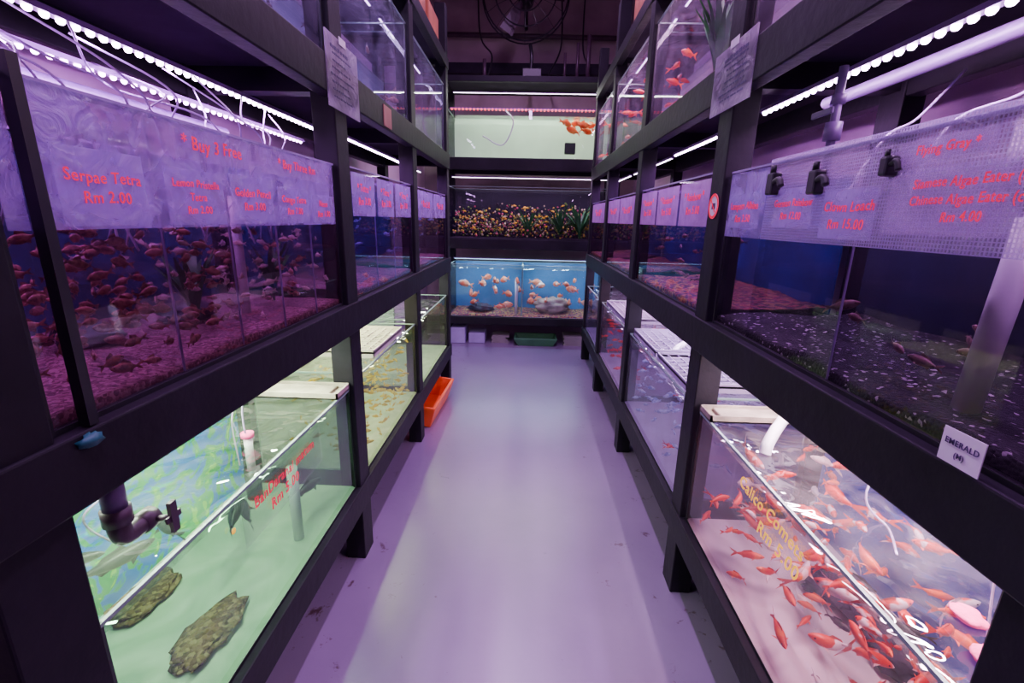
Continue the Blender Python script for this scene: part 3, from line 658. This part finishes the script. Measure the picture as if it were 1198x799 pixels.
# ---------------------------------------------------------------- equipment
def air(pts,label='thin translucent white airline tube',r=.0028):
    return tube('airline_tube',pts,r,M['tube'],n=6,label=label,cat='tube',group='airline tubes')
for i in range(16):
    s=.62+i*.07+R.uniform(-.03,.03); k=R.choice((-1,1))
    a=P('L',s+k*.16,R.uniform(.20,.44),1.86); b=P('L',s+k*.07,R.uniform(.12,.28),1.77); c=P('L',s-k*.02,R.uniform(.05,.25),1.69); d=P('L',s-k*.06,R.uniform(.06,.28),1.42)
    air([a,b,c,d],r=.0024)
air([P('L',1.25,.1,1.08),P('L',1.28,.16,.95),P('L',1.3,.18,.85),P('L',1.32,.18,.78)])
air([P('L',.98,.12,1.08),P('L',.97,.26,.88),P('L',.93,.36,.78),P('L',1.05,.40,.6)])
air([P('L',1.5,.2,1.08),P('L',1.52,.3,.9),P('L',1.48,.34,.8),P('L',1.5,.35,.6)])
air([P('R',.80,.30,1.08),P('R',.82,.34,.9),P('R',.86,.38,.78),P('R',.84,.40,.55)])
air([P('R',1.05,.30,1.08),P('R',1.02,.2,.88),P('R',1.0,.26,.79),P('R',.9,.2,.8)])
air([P('R',1.3,.42,1.88),P('R',1.26,.3,1.76),P('R',1.22,.2,1.70),P('R',1.24,.12,1.5)])
air([P('R',1.02,.42,1.88),P('R',1.00,.3,1.76),P('R',1.04,.2,1.70),P('R',1.02,.12,1.5)])
air([P('R',.75,.44,1.87),P('R',.78,.3,1.78),P('R',.74,.2,1.68),P('R',.75,.15,1.4)])
air([P('B',-.3,.2,2.70),P('B',-.2,.12,2.55),P('B',-.32,.15,2.32),P('B',-.55,.2,2.42)],r=.008)
boxP('power_filter','B',.38,.50,.03,.09,2.22,2.34,M['black'],bevel=.008,label='small black filter on the tank wall',cat='filter')
tube('water_pipe',[P('R',.22,.27,1.868),P('R',1.60,.27,1.868)],.017,M['pvcgrey'],n=14,smooth=False,label='dark violet PVC water pipe running above the tanks',cat='pipe',group='water pipes')
tube('water_pipe',[P('L',.22,.50,1.80),P('L',1.9,.50,1.80)],.02,M['pvcgrey'],n=14,smooth=False,label='dark violet PVC water pipe running behind the tanks',cat='pipe',group='water pipes')
tube('water_pipe',[P('R',.66,.74,0.0),P('R',.66,.74,1.95)],.014,M['white'],n=12,smooth=False,label='thin white vertical pipe on the wall',cat='pipe',group='water pipes')
boxP('steel_bracket','R',1.27,1.33,.60,.64,0,1.95,M['white'],label='white perforated upright bracket',cat='bracket')
e=emp('brass_tap',P('R',.98,.76,1.79),'small brass tap on the wall','tap')
tube('tap_body',[P('R',.98,.78,1.80),P('R',.98,.72,1.80),P('R',.98,.70,1.77)],.012,M['brass'],e,n=10)
boxP('tap_handle','R',.955,1.005,.735,.745,1.815,1.822,M['brass'],e)
e=emp('pipe_valve',P('L',.71,-.0,.93),'dark PVC pipe stub with butterfly valve','valve','pipe valves')
d=.025
tube('pipe_stub',[P('L',.69,d,1.045),P('L',.69,d,.985)],.019,M['pvcgrey'],e,n=14,smooth=False)
tube('coupling',[P('L',.69,d,.992),P('L',.69,d,.962)],.023,M['pvcdark'],e,n=14,smooth=False)
tube('elbow',[P('L',.69,d,.97),P('L',.69,d,.945),P('L',.70,d,.93),P('L',.74,d,.928)],.018,M['pvcdark'],e,n=12)
tube('valve_body',[P('L',.73,d,.928),P('L',.76,d,.928)],.021,M['pvcdark'],e,n=12,smooth=False)
tube('valve_stem',[P('L',.748,d-.02,.93),P('L',.748,d-.05,.935)],.006,M['pvcdark'],e,n=8,smooth=False)
mk('valve_handle',*multi([(P('L',.740,d-.056,.905),P('L',.756,d-.048,.968)),(P('L',.730,d-.054,.930),P('L',.766,d-.050,.942))]),M['pvcdark'],e)
e=emp('pipe_valve',P('R',1.22,.06,1.66),'dark PVC valve standing over the tank rim','valve','pipe valves')
tube('pipe_stub',[P('R',1.22,.08,1.60),P('R',1.22,.08,1.86)],.010,M['pvcgrey'],e,n=12,smooth=False)
tube('valve_body',[P('R',1.22,.08,1.70),P('R',1.22,.08,1.74)],.019,M['pvcgrey'],e,n=12,smooth=False)
boxP('valve_handle','R',1.18,1.26,.045,.052,1.752,1.767,M['pvcgrey'],e,.003)
tube('pipe_cap',[P('R',1.22,.08,1.78),P('R',1.22,.08,1.80)],.016,M['pvcgrey'],e,n=12,smooth=False)
def pump(s,z,k=1.):
    e=emp('filter_clip',P('R',s,.03,z),'black plastic filter outlet clipped over the rim','filter','black filter clips')
    boxP('clip_body','R',s-.022*k,s+.022*k,-.008,.02,z-.040*k,z+.03*k,M['black'],e,.005)
    tube('nozzle',[P('R',s-.01,.0,z),P('R',s-.045*k,.0,z+.004),P('R',s-.06*k,.0,z-.012)],.010*k,M['black'],e,n=10)
    tube('clip_knob',[P('R',s+.01,.005,z+.03*k),P('R',s+.01,.005,z+.055*k)],.009*k,M['black'],e,n=10,smooth=False)
pump(1.31,1.61,.8); pump(1.12,1.60,.75); pump(.905,1.61,.5)
tube('uplift_pipe',[P('R',.775,.13,1.18),P('R',.755,.13,1.52)],.020,mat('bright_pvc',(1.,.97,.98),.4),n=16,smooth=False,label='thick white PVC pipe standing on black gravel',cat='pipe',group='uplift pipes')
tube('uplift_pipe',[P('L',1.42,.2,1.19),P('L',1.42,.2,1.55)],.014,M['white'],n=14,smooth=False,label='upright white pipe in the tank',cat='pipe',group='uplift pipes')
tube('uplift_pipe',[P('L',1.40,.10,.376),P('L',1.40,.10,.66)],.018,M['white'],n=14,smooth=False,label='upright white pipe on tank floor',cat='pipe',group='uplift pipes')
tube('uplift_pipe',[P('B',-.12,.15,.37),P('B',-.12,.15,.80)],.02,M['white'],n=14,smooth=False,label='upright white pipe in blue tank',cat='pipe',group='uplift pipes')
for s in (1.50,2.5):
    tube('return_pipe',[P('R',s,.30,1.08),P('R',s,.28,.93),P('R',s-.03,.24,.87),P('R',s-.10,.18,.86),P('R',s-.14,.14,.83),P('R',s-.15,.13,.80)],.018,M['white'],n=14,label='curved white PVC return pipe',cat='pipe',group='return pipes')
e=emp('foam_filter',P('L',1.31,.18,.60),'dark foam filter with white top and pink cap','filter')
tube('foam_body',[P('L',1.31,.18,.60),P('L',1.31,.18,.70)],.024,M['black'],e,n=14,smooth=False)
tube('filter_neck',[P('L',1.31,.18,.70),P('L',1.31,.18,.815)],.013,M['white'],e,n=14,smooth=False)
tube('pink_cap',[P('L',1.31,.18,.815),P('L',1.31,.18,.830)],.019,M['pink'],e,n=14,smooth=False)
def ledge(side,s0,s1,z0,label):
    e=emp('overflow_tray',P(side,(s0+s1)/2,.26,z0),label,'filter tray','overflow trays')
    boxP('tray_floor',side,s0,s1,.016,.49,z0,z0+.005,M['styro'],e)
    w=.007; h=.024
    v,f=multi([(P(side,s0,.016,z0),P(side,s0+w,.49,z0+h)),(P(side,s1-w,.016,z0),P(side,s1,.49,z0+h)),(P(side,s0,.016,z0),P(side,s1,.016+w,z0+h)),(P(side,s0,.49-w,z0),P(side,s1,.49,z0+h))])
    mk('tray_wall',v,f,M['styro'],e)
    boxP('filter_wool',side,s0+w,s1-w,.06,.40,z0+.005,z0+.016,M['styro'],e,.004)
ledge('L',1.62,1.745,.821,'worn cream plastic overflow tray across the tank end')
ledge('R',1.51,1.615,.831,'worn cream plastic overflow tray across the tank end')
def tray(side,s0,s1,d0,d1,z,label,m='white',st=.022):
    bx=[]; s=s0
    while s<=s1: bx.append((P(side,s,d0,z),P(side,s+.003,d1,z+.01))); s+=st
    d=d0
    while d<=d1: bx.append((P(side,s0,d,z),P(side,s1,d+.003,z+.01))); d+=st
    bx+=[(P(side,s0,d0,z-.02),P(side,s1,d0+.004,z+.02)),(P(side,s0,d1,z-.02),P(side,s1,d1+.004,z+.02)),(P(side,s0,d0,z-.02),P(side,s0+.004,d1,z+.02)),(P(side,s1,d0,z-.02),P(side,s1+.004,d1,z+.02))]
    v,f=multi(bx); mk('grid_tray',v,f,M[m],label=label,cat='tray',group='plastic grid trays')
M['traylil']=mat('tray_lilac',(.36,.28,.46),.5)
M['traycream']=mat('tray_white',(.62,.58,.52),.5)
tray('L',2.10,2.60,.03,.4,.862,'white plastic egg-crate grid laid over the tank','traycream',.045)
tray('R',1.80,2.25,.03,.4,.852,'lilac plastic grid tray laid over the tank','traylil',.05)
tray('R',2.3,2.78,.03,.4,.852,'lilac plastic grid tray laid over the tank','traylil',.05)
tray('R',3.1,3.8,.03,.4,.852,'lilac plastic grid tray laid over the tank','traylil',.05)
v,f=blobgeo(P('L',.640,-.012,1.150),(.010,.020,.011),12,8,3,.7,3.); mk('teal_cloth_knot',v,f,M['teal'],label='scrap of dark teal tape tied on the rail',cat='tape',smooth=True)
def tub(cx,cy,w,l,h,m,label,tilt,rz=0.,name='plastic_tub'):
    vs=[]; t=.012
    def ring(w,l,z): return [(-w/2,-l/2,z),(w/2,-l/2,z),(w/2,l/2,z),(-w/2,l/2,z)]
    rs=[ring(w*.86,l*.93,0),ring(w,l,h),ring(w+.03,l+.03,h),ring(w+.03,l+.03,h-.015)]
    rs2=[ring(w-.012,l-.012,h),ring(w*.86-.012,l*.93-.012,t)]
    seq=[rs[0],rs[3],rs[2],rs2[0],rs2[1]]
    for r in seq: vs+=r
    fs=[(3,2,1,0)]
    for i in range(len(seq)-1):
        for k in range(4): a=i*4; fs.append((a+k,a+(k+1)%4,a+4+(k+1)%4,a+4+k))
    a=(len(seq)-1)*4; fs.append((a,a+1,a+2,a+3))
    Rm=Euler((0,tilt,rz)).to_matrix(); vs=[Rm@Vector(v) for v in vs]; mz=min(v.z for v in vs)
    vs=[v+Vector((cx,cy,-mz)) for v in vs]
    o=mk(name,vs,fs,m,label=label,cat='tub'); addbevel(o,.004); return o
tub(-.76,3.42,.22,.64,.17,M['orange'],'long low orange plastic tub on the floor under the rack',.12,-.05)
tub(.13,5.62,.5,.28,.10,M['green'],'shallow green plastic tray on the floor',0)
box('storage_box',(-.92,5.52,0),(-.74,5.8,.2),M['lavbox'],bevel=.01,label='small lavender box on the floor',cat='box')
box('storage_box',(-.70,5.55,0),(-.50,5.85,.13),M['lavbox'],bevel=.01,label='low lavender box on the floor',cat='box')
for i in range(5):
    box('stacked_tile',(.48+.01*(i%2),5.55,i*.024),(.86-.02*(i%3),5.8,i*.024+.0235),M['cardb'],label='grey-brown flat tile in a low stack',cat='tile',group='stacked tiles')
for i in range(4):
    box('stacked_tile',(-.42+.01*(i%2),5.6,i*.024),(-.2-.02*(i%3),5.85,i*.024+.0235),M['cardb'],label='grey-brown flat tile in a low stack',cat='tile',group='stacked tiles')
# ---------------------------------------------------------------- items over the back rack
def fan(c,r):
    e=emp('cage_fan',c,'large black wire-caged fan mounted high','fan')
    c=Vector(c); vs=[];fs=[]
    def add(g):
        b=len(vs); vs.extend(g[0]); fs.extend([tuple(b+q for q in f) for f in g[1]])
    for rr,y in ((r,0),(r*.97,-.06),(r*.7,-.09),(r*.4,-.10),(r*.15,-.10)):
        pts=[c+Vector((math.cos(a)*rr,y,math.sin(a)*rr)) for a in [2*math.pi*k/36 for k in range(37)]]
        add(tubegeo(pts,.008,5,False))
    for k in range(16):
        a=2*math.pi*k/16; u=Vector((math.cos(a),0,math.sin(a)))
        add(tubegeo([c+u*r*.12+Vector((0,-.10,0)),c+u*r*.7+Vector((0,-.09,0)),c+u*r],.003,4,False))
    mk('cage',vs,fs,M['black'],e)
    for k in range(3):
        a=2*math.pi*k/3; vs2=[]
        for t,w in ((.15,.25),(.5,.42),(.9,.40)):
            for sg in (-1,1):
                b=a+sg*w*.9/ (1+t); vs2.append(c+Vector((math.cos(b)*r*t,-.03+sg*.02,math.sin(b)*r*t)))
        mk('blade',vs2,[(0,1,3,2),(2,3,5,4)],M['pvcdark'],e)
    tube('motor',[c+Vector((0,-.05,0)),c+Vector((0,.16,0))],.09,M['black'],e,n=16,smooth=False)
    tube('mount_arm',[c+Vector((0,.1,0)),c+Vector((0,.5,0)),c+Vector((0,.8,-.05))],.025,M['black'],e,n=8)
fan((-.10,5.9,3.90),.48)
box('speaker_box',(-.12,5.75,2.99),(.10,5.95,3.14),M['black'],bevel=.01,label='small black box on the rack top',cat='box')
tube('support_pole',[(-.02,5.85,3.14),(-.02,5.85,3.30),(-.04,5.9,3.42)],.02,M['black'],n=10,label='short black pole above the small box',cat='pole')
tube('cable',[(.3,6.6,4.6),(.34,6.4,3.6),(.2,6.3,3.2),(.4,6.1,3.0)],.01,M['black'],label='black cable hanging from the ceiling',cat='cable',group='hanging cables')
tube('cable',[(.62,6.5,4.6),(.60,6.4,3.6),(.68,6.3,3.3),(.66,6.2,3.0)],.01,M['black'],label='black cable hanging from the ceiling',cat='cable',group='hanging cables')
tube('cable',[(-.7,6.5,4.6),(-.66,6.4,3.7),(-.5,6.3,3.4),(-.62,6.2,3.0)],.01,M['black'],label='black cable hanging from the ceiling',cat='cable',group='hanging cables')
for x,z,r in ((.62,3.50,.024),(.50,3.42,.018),(.36,3.32,.014),(-.55,3.25,.02)):
    tube('steel_pipe',[(x,5.85,2.99),(x,5.85,z)],r,M['pvcdark'],n=10,smooth=False,label='short dark upright pipe on the rack top',cat='pipe',group='pipes on the rack top')
box('steel_beam',(-1.45,6.55,3.30),(1.42,6.70,3.42),M['shelf'],label='dark steel beam along the wall',cat='beam')
tube('conduit',[(-1.4,6.6,3.75),(1.4,6.6,3.72)],.03,M['pvcdark'],n=10,smooth=False,label='dark conduit pipe along the wall',cat='pipe')
box('steel_beam',(-1.45,5.2,3.86),(1.42,5.30,4.0),M['shelf'],label='dark steel beam crossing under the ceiling',cat='beam')
for side,s in (('L',3.1),('L',3.55),('R',3.2)):
    boxP('wooden_crate',side,s,s+.34,.02,.4,2.74,2.92,M['wood'],bevel=.008,label='orange-brown wooden crate on the rack top',cat='crate',group='crates on the rack top')
for y in (-.1,2.0,4.1):  # out-of-view tubes, added to light the aisle floor
    e=emp('added_aisle_lamp',(-.02,y,3.8),'unseen white tube lamp added over the aisle','light','added aisle lamps')
    box('lamp_housing',(-.07,y-.95,3.84),(.03,y+.95,3.90),M['white'],e,.005)
    for k in (-.6,.6): box('suspension_rod',(-.026,y+k-.006,3.9),(-.014,y+k+.006,4.6),M['white'],e)
    L=bpy.data.lights.new('aisle_fill_glow','AREA'); L.shape='RECTANGLE'; L.size=.07; L.size_y=1.85; L.energy=50; L.color=(.78,.41,1.0)
    o=bpy.data.objects.new('aisle_fill_glow',L); C.objects.link(o); o.parent=e; o.location=(0,0,.03)
w=bpy.data.worlds.new('world'); S.world=w; w.use_nodes=True
b=w.node_tree.nodes['Background']; b.inputs[0].default_value=(.38,.14,.48,1); b.inputs[1].default_value=.14
# ---------------------------------------------------------------- camera
F=540.; p=math.atan(142.5/F); yaw=.0285; roll=math.radians(1.3)
cam=bpy.data.cameras.new('camera'); cam.sensor_width=36; cam.lens=F/1198*36; cam.clip_start=.02
co=bpy.data.objects.new('camera',cam); C.objects.link(co)
fwd=Vector((-math.sin(yaw)*math.cos(p),math.cos(yaw)*math.cos(p),-math.sin(p)))
right=fwd.cross(Vector((0,0,1))).normalized(); up=right.cross(fwd)
r2=right*math.cos(roll)+up*math.sin(roll); u2=-right*math.sin(roll)+up*math.cos(roll)
mw=Matrix((r2,u2,-fwd)).transposed().to_4x4(); mw.translation=Vector((0,0,1.5)); co.matrix_world=mw
S.camera=co
